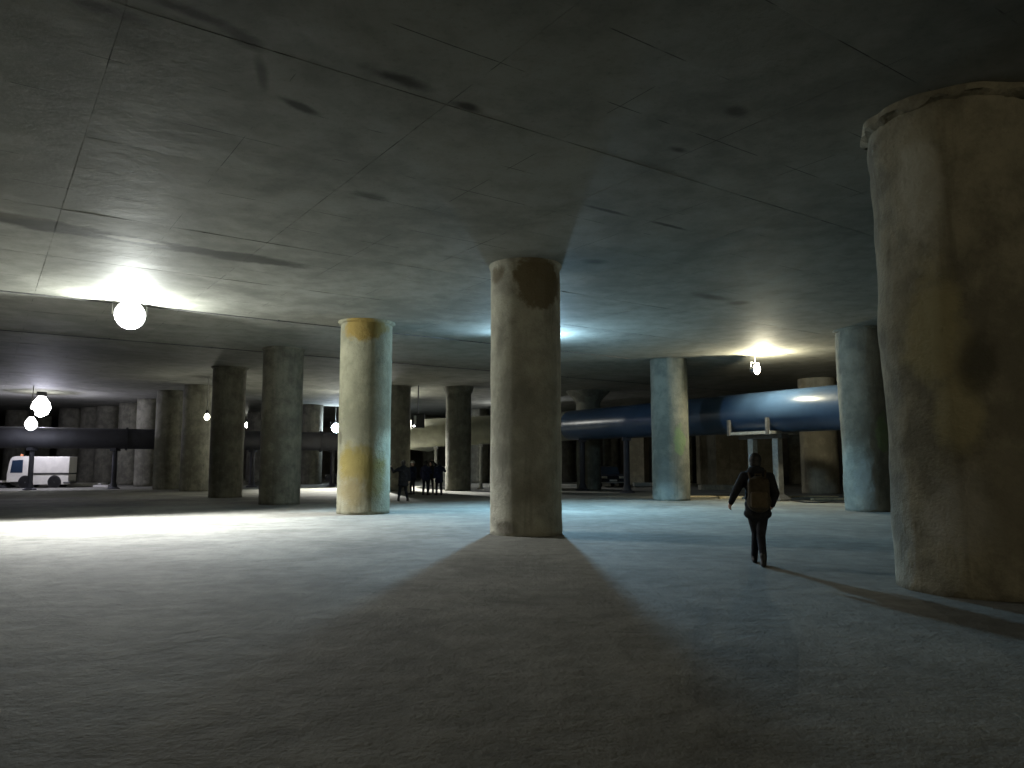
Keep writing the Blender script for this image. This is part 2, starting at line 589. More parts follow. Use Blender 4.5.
mB = concrete('column_grey_olive', (0.40, 0.385, 0.305), (0.26, 0.25, 0.20), 1.0, 0.9, False, (
    (sp(.35, .84, 5.75), (.72, .8, .72), 0, (0.13, 0.10, 0.05), 0.85, 0.25), (sp(-.8, .84, 6.0), (.3, .4, .25), 0, BRN, 0.7, .6),
    (sp(-.6, .84, 0.2), (.35, .4, .25), 0, (0.083, 0.066, 0.044), 0.7, .7),
    (sp(-.1, .84, 3.2), (.4, .4, .6), 0, (0.16, 0.15, 0.12), 0.6, .9), (sp(-.7, .84, 4.4), (.2, .3, .6), 0, (0.15, 0.14, 0.11), 0.6, .9),
    (sp(-.65, .84, 1.7), (.2, .3, .6), 0, (0.15, 0.14, 0.11), 0.6, .9), (sp(.2, .84, 1.0), (.8, .6, .5), 0, (0.14, 0.12, 0.08), 0.5, .9)), 1.0, 0.2, True)
mC = concrete('column_yellowed', (0.225, 0.217, 0.152), (0.155, 0.15, 0.104), 1.0, 0.9, False, (
    (sp(-.1, .85, 1.6), (1.15, .9, .75), 0, (0.165, 0.13, 0.035), 0.9, .6), (sp(-.2, .85, 0.75), (.9, .8, .8), 0, (0.15, 0.115, 0.045), 0.7, .8),
    (sp(.55, .85, 1.2), (.5, .6, 1.1), 0, (0.13, 0.108, 0.035), 0.7, .7),
    (sp(.0, .85, 5.95), (.75, .7, .50), 0, (0.19, 0.13, 0.03), 0.9, .35), (sp(.6, .85, 6.05), (.6, .6, .25), 0, (0.17, 0.13, 0.04), 0.8, .5),
    (sp(-.8, .85, 2.4), (.1, .3, .3), 0, (0.055, 0.050, 0.033), 0.6, .6)), 0.9, 0.2, True)
mG = concrete('column_greenish', (0.19, 0.19, 0.155), (0.115, 0.12, 0.10), 1.0, 0.9, False, (
    (sp(.35, .8, 2.6), (.35, .5, .8), 0, (0.132, 0.198, 0.088), 0.65), (sp(-.4, .8, 1.0), (.5, .6, .9), 0, (0.154, 0.165, 0.149), 0.6)), 0.8, 0.2, True)

column(978, 600, 0.93, 'massive ochre-brown concrete column with ragged ceiling lip, nearest the walking person', 1, mA, 0.99, 0.16, rough=0.042,
       ragged=0.16, flare=0.02, lumps=((R(180), 3.4, 0.5, 0.5, 0.05), (R(190), 4.6, 0.4, 0.6, -0.04), (R(185), 5.9, 0.7, 0.2, 0.06)))
column(526, 537, 0.83, 'grey-olive column with a brown patch under the ceiling and long floor shadow', 2, mB, lip=0.10, rough=0.014,
       lumps=((R(215), 0.12, 0.4, 0.12, -0.06), (R(330), 0.10, 0.5, 0.14, 0.03)))
column(363, 515, 0.85, 'pale column with mustard-yellow stains at its foot and top', 3, mC, lip=0.12, flare=0.05, rough=0.012)
column(279, 505, 0.80, 'unlit grey column between the yellow-stained column and the bare bulb', 4, lip=0.10, rough=0.02)
column(225, 498, 0.78, 'dark grey column right beside the hanging bare bulb', 5, lip=0.10, flare=0.06, rough=0.02)
column(869, 512, 0.74, 'bluish-lit bulging column behind the massive ochre column', 6, mG, 0.84, 0.10, rough=0.045)
column(671.5, 501, 0.82, 'blue-green column with mossy stain in front of the blue pipe', 7, mG, lip=0.0, rough=0.02)
column(458, 491, 0.78, 'dark column with a wide collar beside the group of people', 8, lip=0.45, flare=0.12)
c10 = column(589, 489.5, 0.78, 'dark column with flared mushroom head under the pipe bend', 9, lip=0.0)
MB().lathe([(0.74, 5.50), (0.80, 5.56), (0.90, 5.72), (1.08, 5.92), (1.28, 6.10), (1.40, 6.22), (1.42, H + .01)], 36).build('flared_head', M['col'], c10, True)
column(194, 491.5, 0.82, 'column lit on one side by the hanging bare bulb', 10, lip=0.0)
column(167, 489.5, 0.86, 'shaded column overlapping the bulb-lit column', 11, lip=0.0)
column(821, 494, 0.98, 'sunny yellow-lit column beneath the blue pipe near wooden boards', 12, M['pier'], lip=0.0, rough=0.012)
column(397, 491.3, 0.75, 'slim pale column just behind the yellow-stained column', 13, lip=0.10)
column(311, 484.5, 0.80, 'far column behind the dark pipe next to parked car', 14, lip=0.0)
far_me = [shaft(0.84, 0.84, 20 + k, 0.02, n=28, rings=20).mesh('shaft', M['col'], 'all') for k in range(2)]
FAR = [(146, 486.6), (127, 485), (104, 484), (88, 483.5), (66, 483.2), (565, 482), (575, 481.5), (505, 484), (800, 484), (856, 486),
       (536, 487), (352, 482.5), (431, 480.5), (479, 483), (255, 482), (230, 480.5), (12, 482.5), (38, 480.5), (690, 483), (612, 480.8)]
for k, (u, v) in enumerate(FAR):
    column(u, v, 0.84, 'distant round concrete column at the back of the hall', k, lip=0, me=far_me[k % 2], group='distant columns at the back')

# rectangular pier of cast blocks at the right back
def pier(name, loc, rz, wx, wy, top, label, rows, gap=0.03):
    o = empty(name, loc, rz)
    tag(o, label, 'pier')
    core = MB().box((-wx / 2 + .04, -wy / 2 + .04, -0.02), (wx / 2 - .04, wy / 2 - .04, top)).build('core', M['pier'], o)
    zs = [0] + rows + [top]
    nx = max(1, round(wx / 2.5))
    for a, b in zip(zs[:-1], zs[1:]):
        for i in range(nx):
            x0 = -wx / 2 + wx * i / nx
            MB().cbox((x0 + gap / 2, -wy / 2, a + gap / 2 - (0.02 if a == 0 else 0)), (x0 + wx / nx - gap / 2, wy / 2, b - (0 if b == top else gap / 2)), 0.02).build('block', M['pier'], o)
    return o


pl = ground(742, 485)
pier('cast_pier', (pl.x, pl.y + 1.8, 0), R(14), 5.0, 3.2, H, 'broad yellow-lit block pier behind the walking person', [1.2, 2.9, 4.5])
pr = ground(640, 484.5)
pier('cast_pier', (pr.x, pr.y + 1.0, 0), R(-22), 1.5, 1.9, H, 'narrow tan block pier beyond the pipe legs', [2.0, 4.0])

# ------------------------------------------------------------------ lamps
def add_light(parent, key, loc, direction=None, scale=1.0):
    p, col, rad = LIGHT[key][:3]
    d = bpy.data.lights.new('lamp_light', 'POINT')
    d.energy = p * scale
    d.color = col
    d.shadow_soft_size = rad
    o = bpy.data.objects.new('lamp_light', d)
    C.objects.link(o)
    o.parent = parent
    o.location = loc
    if len(LIGHT[key]) > 3:               # reflector beam thrown down and forward
        pw, cone, bl, bcol = LIGHT[key][3:]
        s = bpy.data.lights.new('lamp_beam', 'SPOT')
        s.energy = pw
        s.color = bcol
        s.spot_size = R(cone)
        s.spot_blend = bl
        s.shadow_soft_size = rad
        so = bpy.data.objects.new('lamp_beam', s)
        C.objects.link(so)
        so.parent = parent
        so.location = loc
        so.rotation_euler = (R(-14), 0, 0)
    return o


def floodlight(loc, rz, key, label, lens='lens', rad=0.36, throw=0.03, tilt=0.0, off=''):
    """round floodlight facing its local -y, hung from the ceiling by a yoke and a stem"""
    loc = Vector(loc)
    o = empty('floodlight', loc, rz)
    tag(o, label, 'lamp', 'ceiling floodlights')
    Mx = Matrix.Rotation(R(90) + tilt, 4, 'X')       # local z -> -y
    MB().lathe([(rad * .25, -0.30), (rad * .55, -0.28), (rad * .75, -0.18), (rad, -0.03), (rad, 0.0), (rad * .94, 0.0), (rad * .93, -0.02), (0.02, -0.03)], 32, Mx).build('housing', M['steel'], o, True)
    MB().lathe([(rad * .90, -0.026), (rad * .90, -0.012), (rad * .5, 0.004), (0.01, 0.008)], 32, Mx).build('lens', M[lens], o, True)
    up = H - loc.z
    pts = [(-rad - .03, 0.10, 0), (-rad - .03, 0.10, min(rad + .04, up - .03)), (rad + .03, 0.10, min(rad + .04, up - .03)), (rad + .03, 0.10, 0)]
    MB().sweep(pts, 0.018, 6).build('yoke', M['steel_l'], o)
    if up > rad + .05:
        MB().tube((0, 0.10, min(rad + .04, up - .03)), (0, 0.10, up), 0.02, n=8).build('stem', M['steel_l'], o)
    lt = add_light(o, key, (0, -throw - LIGHT[key][2], 0))
    if off:
        o.name, lt.name, lt.data.name = 'fill_lamp_offscreen', off, off
    return o


def hung_bulb(loc, key, label, rad=0.13, lens='lens_warm'):
    loc = Vector(loc)
    o = empty('hanging_bulb', loc)
    tag(o, label, 'lamp')
    MB().lathe([(rad * .15, -rad * 1.1), (rad * .7, -rad * .8), (rad, -0.1 * rad), (rad * .85, rad * .5), (rad * .42, rad * 1.1), (rad * .38, rad * 1.3)], 20).build('bulb', M[lens], o, True)
    MB().lathe([(rad * .5, rad * 1.2), (rad * .52, rad * 2.2), (rad * .2, rad * 2.6)], 14).build('socket', M['black'], o, True)
    MB().tube((0, 0, rad * 2.4), (0, 0, H - loc.z), 0.022, n=6).build('cord', M['steel_l'], o)
    add_light(o, key, (0, 0, -rad * 1.1 - LIGHT[key][2] - .02))
    return o


FACE = math.atan2(-AX.y, -AX.x) + math.pi / 2        # local -y turned to -AX
l1 = at(130, 315, 21.8)
floodlight(l1, FACE, 'white', 'brightest white floodlight hanging by the stained ceiling strip', 'lens', 0.42)
lb = Vector((0.68, 27.5, 5.75))
floodlight(lb, FACE, 'blue', 'cool blue floodlight behind the grey-olive column', 'lens_blue', 0.36)
l4 = at(757, 369, 32.3)
floodlight(l4, FACE, 'warm', 'warm round floodlight above the blue pipe', 'lens_warm', 0.24, throw=0.27)
hung_bulb(at(41, 407, 49.7), 'violet', 'big glaring globe lamp above the white truck', 0.58, 'lens')
hung_bulb(at(31, 424, 45.6), 'bulb_low', 'low glaring bulb hanging before the dark pipe near the truck', 0.34, 'lens')
floodlight((-9.2, 51.0, 5.7), FACE, 'back_white', 'floodlight concealed behind the yellow-stained column', 'lens', 0.36)
floodlight((0.7, 58.5, 5.7), R(-45), 'back_cool', 'floodlight concealed far behind the grey-olive column', 'lens', 0.36)
hung_bulb(at(207, 417, 41.0), 'bulb', 'bare bulb on a long cord between two columns', 0.15)
floodlight(at(336, 428, 62.0), FACE, 'far_blue', 'distant blue-white floodlight between pale column and yellow-stained column', 'lens_blue', 0.42)
hung_bulb(at(247, 425, 72.0), 'bulb', 'tiny distant lamp beside the unlit grey column', 0.22, 'lens')
floodlight((5.0, -19.0, 5.7), R(180), 'fill_warm', 'unseen warm fill lamp added near the front wall', 'lens_warm', 0.36, off='added_fill_offscreen')  # unseen lamp added behind the camera to brighten the near columns

# conduits under the ceiling along the bay joints
def conduit(along, c0, c1, label):
    a, b = BX * c0 + AX * along, BX * c1 + AX * along
    o = empty('cable_conduit', (a.x, a.y, H - 0.02))
    tag(o, label, 'conduit', 'ceiling conduits')
    d = b - a
    MB().tube((0, 0, 0), (d.x, d.y, 0), 0.016, n=8).build('tube', M['steel'], o)
    n = int(d.length / 3.6)
    for k in range(1, n):
        q = d * (k / n)
        MB().box((-.03, -.05, -.022), (.03, .05, .018), Matrix.Translation(q) @ Matrix.Rotation(CRS, 4, 'Z')).build('clip', M['steel'], o)


conduit(24.6, -8, 23.5, 'thin cable conduit linking the white and the blue floodlight')
conduit(31.9, 0, 48, 'thin cable conduit crossing behind the unlit grey column')

# ------------------------------------------------------------------ pipes
def pipe_run(name, pts, r, mat, label, rings=(), n=40):
    base = Vector(pts[0])
    o = empty(name, base)
    tag(o, label, 'pipe')
    loc = [Vector(p) - base for p in pts]
    MB().sweep(loc, r, n).build('pipe_wall', mat, o, True)
    for (q, d) in rings:
        q = Vector(q) - base
        d = Vector(d).normalized()
        MB().tube(q - d * .06, q + d * .06, r + .09, n=n).build('flange', mat, o, True)
    return o


RP = 0.93
def pc(u, vc, t, D=2 * RP):
    Y = D * FPX / t
    return at(u, vc, Y)


b0 = pc(830, 408, 45)
b1 = pc(572, 425.5, 29.6)
dirb = (b0 - b1).normalized()
bR = b0 + dirb * 22
joints = [b1 + dirb * s for s in (0.06, 8.5, 17.0)]
bp_ = pipe_run('large_pipe', [b0 - dirb * 10.2, b0, bR], RP, M['pipe_blue'], 'large glossy blue pipe running past the walking person')
MB().sweep([b1 - (b0 - dirb * 10.2), Vector((0, 0, 0))], RP - .004, 40).build('pipe_section', M['pipe_blue'], bp_, True)
g1 = at(418, 433.5, 50.2)
gpts = [b1 - dirb * 0.0, b1 - dirb * 0.8]
gdir = (g1 - gpts[-1]).normalized()
gpts += [gpts[-1] + gdir * 0.8, g1 - gdir * 0.2]
for k in range(1, 7):
    a = k * R(15)
    gpts.append(g1 - gdir * 0.2 + gdir * (1.4 * math.sin(a)) + Vector((gdir.y * -1, gdir.x, 0)).normalized() * -1 * (1.4 * (1 - math.cos(a))))
gpts.append(gpts[-1] + (gpts[-1] - gpts[-2]).normalized() * 9)
pipe_run('large_pipe', gpts, RP, M['pipe_grey'], 'olive-grey pipe elbow turning away behind the group of people')
k0, k1 = at(0, 437.2, 47.0), at(300, 441.2, 54.3)
kd = (k1 - k0).normalized()
def on_pipe(a, b, u):                     # point of the line a-b seen in image column u
    lo, hi = -60.0, 120.0
    d = (b - a).normalized()
    for _ in range(60):
        m_ = (lo + hi) / 2
        p = a + d * m_
        x = 512 + FPX * p.x / (p.y * math.cos(TH) + (p.z - EYE) * math.sin(TH))
        if x < u:
            lo = m_
        else:
            hi = m_
    return a + d * lo


ka, kb = k0 - kd * 22, on_pipe(k0, k1, 392)
pipe_run('large_pipe', [ka, k0, k1, kb], 0.66, M['pipe_dark'], 'long dark pipe on posts in front of the white truck', [(k0 + kd * s, kd) for s in (7.0, 19.5)])


def pipe_post(p_axis, r, label, w_=0.13, mat='steel', group='pipe posts'):
    """post with flared foot and saddle carrying a pipe at p_axis"""
    o = empty('pipe_post', (p_axis.x, p_axis.y, 0))
    tag(o, label, 'post', group)
    top = p_axis.z - r
    MB().tube((0, 0, 0.2), (0, 0, top - 0.05), w_ * 1.6, w_ * 1.5, 14).build('post', M[mat], o, True)
    MB().lathe([(w_ * 4.0, -0.01), (w_ * 4.0, 0.05), (w_ * 2.4, 0.14), (w_ * 1.6, 0.45)], 20).build('foot', M[mat], o, True)
    MB().box((-w_ * 2.0, -0.3, top - 0.14), (w_ * 2.0, 0.3, top + 0.06)).build('saddle', M[mat], o)
    return o



for u, lb_ in ((33, 'dark post with flared foot in front of the white truck'), (116, 'dark post with flared foot near the short concrete slab'),
               (253, 'dark post under the pipe between the two unlit grey columns'), (333, 'dark post under the pipe beside the black car')):
    pipe_post(on_pipe(k0, k1, u), 0.66, lb_, 0.095, 'pipe_dark')
for u, lb_ in ((626, 'dark post with flared foot beside the dark car facing out'), (582, 'dark post standing against the flared-head column')):
    pipe_post(on_pipe(b1, b0, u), RP, lb_, 0.11, 'pipe_dark')
for u, lb_ in ((481, 'slim pale post between the wide-collared and grey-olive columns'), (436, 'slim pale post rising behind the group of people')):
    pipe_post(on_pipe(gpts[3], gpts[2], u), RP, lb_, 0.06, 'steel_l')

# trestle under the blue pipe by the walking person
tc = on_pipe(b1, b0, 762)
tr = empty('pipe_trestle', (tc.x, tc.y, 0), math.atan2(dirb.y, dirb.x))
tag(tr, 'steel trestle with two posts carrying the blue pipe', 'trestle')
tt = tc.z - RP
for x in (-0.62, 0.80):
    leg = MB().box((x - .15, -.15, 0.02), (x + .15, .15, tt - 0.1)).build('leg', M['steel_l'], tr)
    MB().lathe([(0.55, -0.01), (0.55, 0.06), (0.2, 0.3)], 4, Matrix.Translation((x, 0, 0)) @ Matrix.Rotation(R(45), 4, 'Z')).build('foot_plate', M['steel'], leg)
MB().box((-1.25, -.22, tt - .26), (1.25, .22, tt - .06)).build('beam', M['steel'], tr)
MB().box((-1.25, -.9, tt - .08), (1.25, .9, tt + 0.05)).build('deck', M['steel_l'], tr)
for x in (-1.15, 1.1):
    MB().box((x - .06, -1.0, tt - .10), (x + .06, -.84, tt + .62)).build('cradle_arm', M['steel'], tr)

# ------------------------------------------------------------------ boards, slabs, low blocks on the floor
def block(name, u, v, L, Wd, Hh, rz, mat, label, cat, z=0.0, group=None):
    p = ground(u, v)
    o = MB().cbox((-L / 2, -Wd / 2, -0.005), (L / 2, Wd / 2, Hh), min(0.02, Hh * .3)).build(name, mat, None, False, (p.x, p.y, z))
    o.rotation_euler = (0, 0, rz)
    tag(o, label, cat, group)
    return o


block('floor_slab', 84, 486, 2.9, 1.1, 0.22, R(3), M['slab'], 'long pale concrete slab on the floor behind the white truck', 'slab')
block('floor_slab', 103, 487, 1.1, 0.6, 0.14, R(-4), M['slab'], 'short concrete slab near the dark pipe post', 'slab')
block('floor_slab', 645, 486, 1.7, 0.8, 0.24, 0, M['white'], 'white slab lying beside the narrow tan pier', 'slab')
block('floor_slab', 572, 487, 2.0, 0.4, 0.18, 0, M['slab'], 'pale kerb stone near the flared-head column', 'slab')
block('concrete_kerb', 735, 489.5, 4.6, 0.6, 0.3, R(6), M['pier'], 'low concrete kerb at the foot of the broad pier', 'kerb')
block('timber_board', 706, 497, 2.1, 0.5, 0.06, R(12), M['wood'], 'wide raw timber board beside the blue-green column', 'board', group='boards')
block('timber_board', 733, 498.5, 1.3, 0.3, 0.10, R(-3), M['wood'], 'short dark-edged timber board left of the trestle', 'board', group='boards')
block('timber_board', 836, 500, 2.2, 0.35, 0.09, R(5), M['wood'], 'yellow timber board at the foot of the bulging column', 'board', group='boards')
block('timber_board', 806, 497, 3.0, 0.7, 0.05, R(8), M['wood'], 'broad flat timber board before the yellow-lit column', 'board', group='boards')

# cable on the floor from the trestle
cp = [ground(u, v) for u, v in ((786, 500), (796, 501.5), (806, 503), (818, 503.2), (830, 502.6), (846, 503))]
cb = empty('floor_cable', cp[0])
tag(cb, 'dark cable snaking over the floor from the trestle', 'cable')
MB().sweep([p - cp[0] + Vector((0, 0, 0.03)) for p in cp], 0.035, 6).build('cable_sheath', M['black'], cb, True)

# white panels standing in for a bright area behind the group
hq = at(437, 486, 57.5)
ho = empty('bright_area_panels', (hq.x, 57.5, 0), 0)
tag(ho, 'low white panels standing in for the bright area behind the group of people', 'stand-in panel')
for k in range(3):
    MB().cbox((-1.0 + k * 1.0 + .01, -.03, .06), (k * 1.0 - .01, .03, 1.42), .01).build('panel', M['helmet'], ho)
for k in range(4):
    MB().box((-1.04 + k, .03, -.01), (-.96 + k, .11, 1.46)).build('post', M['steel'], ho)

# loudspeaker-like box under the ceiling by the elbow
bx = at(418, 421, 45.5)
sb = empty('hanging_box', bx, R(10))
tag(sb, 'black hanging fixture box above the group of people', 'box')
MB().cbox((-.38, -.3, -.42), (.38, .3, .42), .04).build('case', M['black'], sb)
MB().box((-.26, -.33, -.2), (-.12, -.29, .3)).build('status_strip', M['steel_l'], sb)
MB().box((-.30, -.34, -.36), (-.2, -.29, -.28)).build('indicator', M['lens'], sb)
MB().tube((0, 0, .4), (0, 0, H - bx.z + .02), .03, n=8).build('hanger', M['steel'], sb)

# ------------------------------------------------------------------ white service truck
def wheel(parent, x, y, r, wdt):
    t = MB().lathe([(r * .62, -wdt / 2), (r * .95, -wdt / 2), (r, -wdt / 2 + .04), (r, wdt / 2 - .04), (r * .95, wdt / 2), (r * .62, wdt / 2)], 24,
                   Matrix.Translation((x, y, r)) @ Matrix.Rotation(R(90), 4, 'X')).build('wheel', M['rubber'], parent, True)
    MB().lathe([(.06, -wdt / 2 - .012), (r * .3, -wdt / 2 - .012), (r * .6, -wdt / 2 + .03), (r * .6, wdt / 2 - .03), (.06, wdt / 2)], 18,
               Matrix.Translation((x, y, r)) @ Matrix.Rotation(R(90), 4, 'X')).build('rim', M['steel'], t, True)


tp = ground(33, 488)
tk = empty('service_truck', (tp.x, tp.y + .9, 0), R(15))
tk.scale = (0.93, 1, 1)
tag(tk, 'small white service truck parked behind the dark pipe', 'truck')
HW = 0.9
# local x forward = -x (cab at the left)
MB().prism([(-1.95, .42), (-1.95, 0.98), (-1.82, 1.85), (-1.68, 2.06), (-1.45, 2.12), (-.62, 2.12), (-.62, .42)], -HW, HW).build('cab', M['white'], tk)
MB().prism([(-1.76, 1.02), (-1.66, 1.84), (-.98, 1.88), (-.98, 1.02)], -HW - .012, HW + .012).build('side_window', M['glass'], tk)
MB().prism([(-1.965, 1.02), (-1.845, 1.84), (-1.80, 1.84), (-1.92, 1.02)], -HW + .08, HW - .08).build('windscreen', M['glass'], tk)
MB().cbox((-.55, -HW, .98), (2.02, HW, 2.10), .05).build('hopper', M['white'], tk)
MB().box((-.58, -HW - .01, .90), (2.0, HW + .01, .985)).build('belt_strip', M['black'], tk)
MB().cbox((-.55, -HW + .02, .22), (2.0, HW - .02, .92), .03).build('lower_body', M['white'], tk)
MB().box((-1.85, -.5, .25), (2.0, .5, .5)).build('chassis', M['steel'], tk)
for x in (-.78, 1.10):
    for s in (-1, 1):
        wheel(tk, x, s * (HW - .10), .38, .24)
        MB().lathe([(.44, -.02), (.44, .02)], 24, Matrix.Translation((x, s * (HW + .0), .40)) @ Matrix.Rotation(R(90), 4, 'X')).build('wheel_arch', M['black'], tk, True)
MB().lathe([(.1, 0), (.11, .09), (.07, .16)], 12, Matrix.Translation((-1.4, 0, 2.11))).build('beacon', M['orange'], tk, True)
MB().box((-2.5, -.6, .38), (-1.85, .6, .50)).build('front_arm', M['white'], tk)
MB().lathe([(.42, 0.02), (.38, .12), (.16, .20), (.1, .42)], 20, Matrix.Translation((-2.25, -.45, 0))).build('brush', M['rubber'], tk, True)
MB().lathe([(.42, 0.02), (.38, .12), (.16, .20), (.1, .42)], 20, Matrix.Translation((-2.25, .45, 0))).build('brush', M['rubber'], tk, True)
MB().box((1.7, -HW - .05, .30), (2.15, HW + .05, .40)).build('rear_bumper', M['steel'], tk)


def car(u, v, rz, label):
    p = ground(u, v)
    o = empty('parked_car', (p.x, p.y + .9, 0), rz)
    tag(o, label, 'car')
    MB().prism([(-2.1, .35), (-2.12, .62), (-2.0, .80), (-1.1, .90), (1.7, .92), (2.05, .82), (2.1, .45), (2.05, .3), (-2.0, .3)], -.85, .85).build('body', M['car'], o)
    MB().prism([(-1.15, .89), (-.55, 1.36), (-.3, 1.42), (.9, 1.42), (1.15, 1.36), (1.65, .91)], -.70, .70).build('cabin', M['glass'], o)
    MB().prism([(-.5, 1.38), (-.3, 1.44), (.9, 1.44), (1.12, 1.38)], -.66, .66).build('roof', M['car'], o)
    for x in (-1.3, 1.3):
        for s in (-1, 1):
            wheel(o, x, s * .76, .32, .2)
    for s in (-1, 1):
        MB().cbox((-2.13, s * .6 - .18, .62), (-2.0, s * .6 + .18, .76), .02).build('headlight', M['white'], o)
    MB().box((-2.14, -.26, .42), (-2.1, .26, .54)).build('number_plate', M['white'], o)
    MB().box((-2.16, -.8, .30), (-2.05, .8, .38)).build('bumper', M['steel_l'], o)
    return o


car(352, 485, R(4), 'black car parked by the far column under the dark pipe')
car(608, 487, R(96), 'dark car facing out between the blue pipe posts')

# ------------------------------------------------------------------ people
def remesh(mb, name, mat, voxel, smooth_it=6):
    me = mb.mesh(name, None)
    o = bpy.data.objects.new(name, me)
    C.objects.link(o)
    m = o.modifiers.new('r', 'REMESH')
    m.mode = 'VOXEL'
    m.voxel_size = voxel
    m.use_smooth_shade = True
    s = o.modifiers.new('s', 'SMOOTH')
    s.iterations = smooth_it
    s.factor = 0.5
    dg = bpy.context.evaluated_depsgraph_get()
    out = bpy.data.meshes.new_from_object(o.evaluated_get(dg))
    bpy.data.objects.remove(o)
    bpy.data.meshes.remove(me)
    out.name = name
    out.materials.clear()
    out.materials.append(mat)
    out.polygons.foreach_set('use_smooth', [True] * len(out.polygons))
    return out


def hand(mb, wrist, direction, palm_n, s=1.0):
    """palm, four curled fingers of unequal length and a thumb"""
    d = Vector(direction).normalized()
    n = Vector(palm_n)
    n = (n - d * n.dot(d)).normalized()
    side = d.cross(n)
    w0 = Vector(wrist)
    mb.bone(w0, w0 + d * .05 * s, .027 * s, .030 * s)
    for k, (o_, L) in enumerate(((-.030, .066), (-.010, .078), (.010, .073), (.029, .058))):
        b = w0 + d * .085 * s + side * o_ * s
        mb.bone(w0 + d * .03 * s + side * o_ * .7 * s, b, .016 * s, .0125 * s)
        k1_ = b + (d * .8 + n * .5).normalized() * L * .5 * s
        k2_ = k1_ + (d * .3 + n * .9).normalized() * L * .5 * s
        mb.bone(b, k1_, .0115 * s, .0105 * s)
        mb.bone(k1_, k2_, .0105 * s, .009 * s)
    t0 = w0 + d * .025 * s - side * .03 * s
    t1 = t0 + (d * .7 - side * .7 + n * .3).normalized() * .04 * s
    mb.bone(t0, t1, .015 * s, .0125 * s)
    mb.bone(t1, t1 + (d + n * .3).normalized() * .032 * s, .0125 * s, .010 * s)


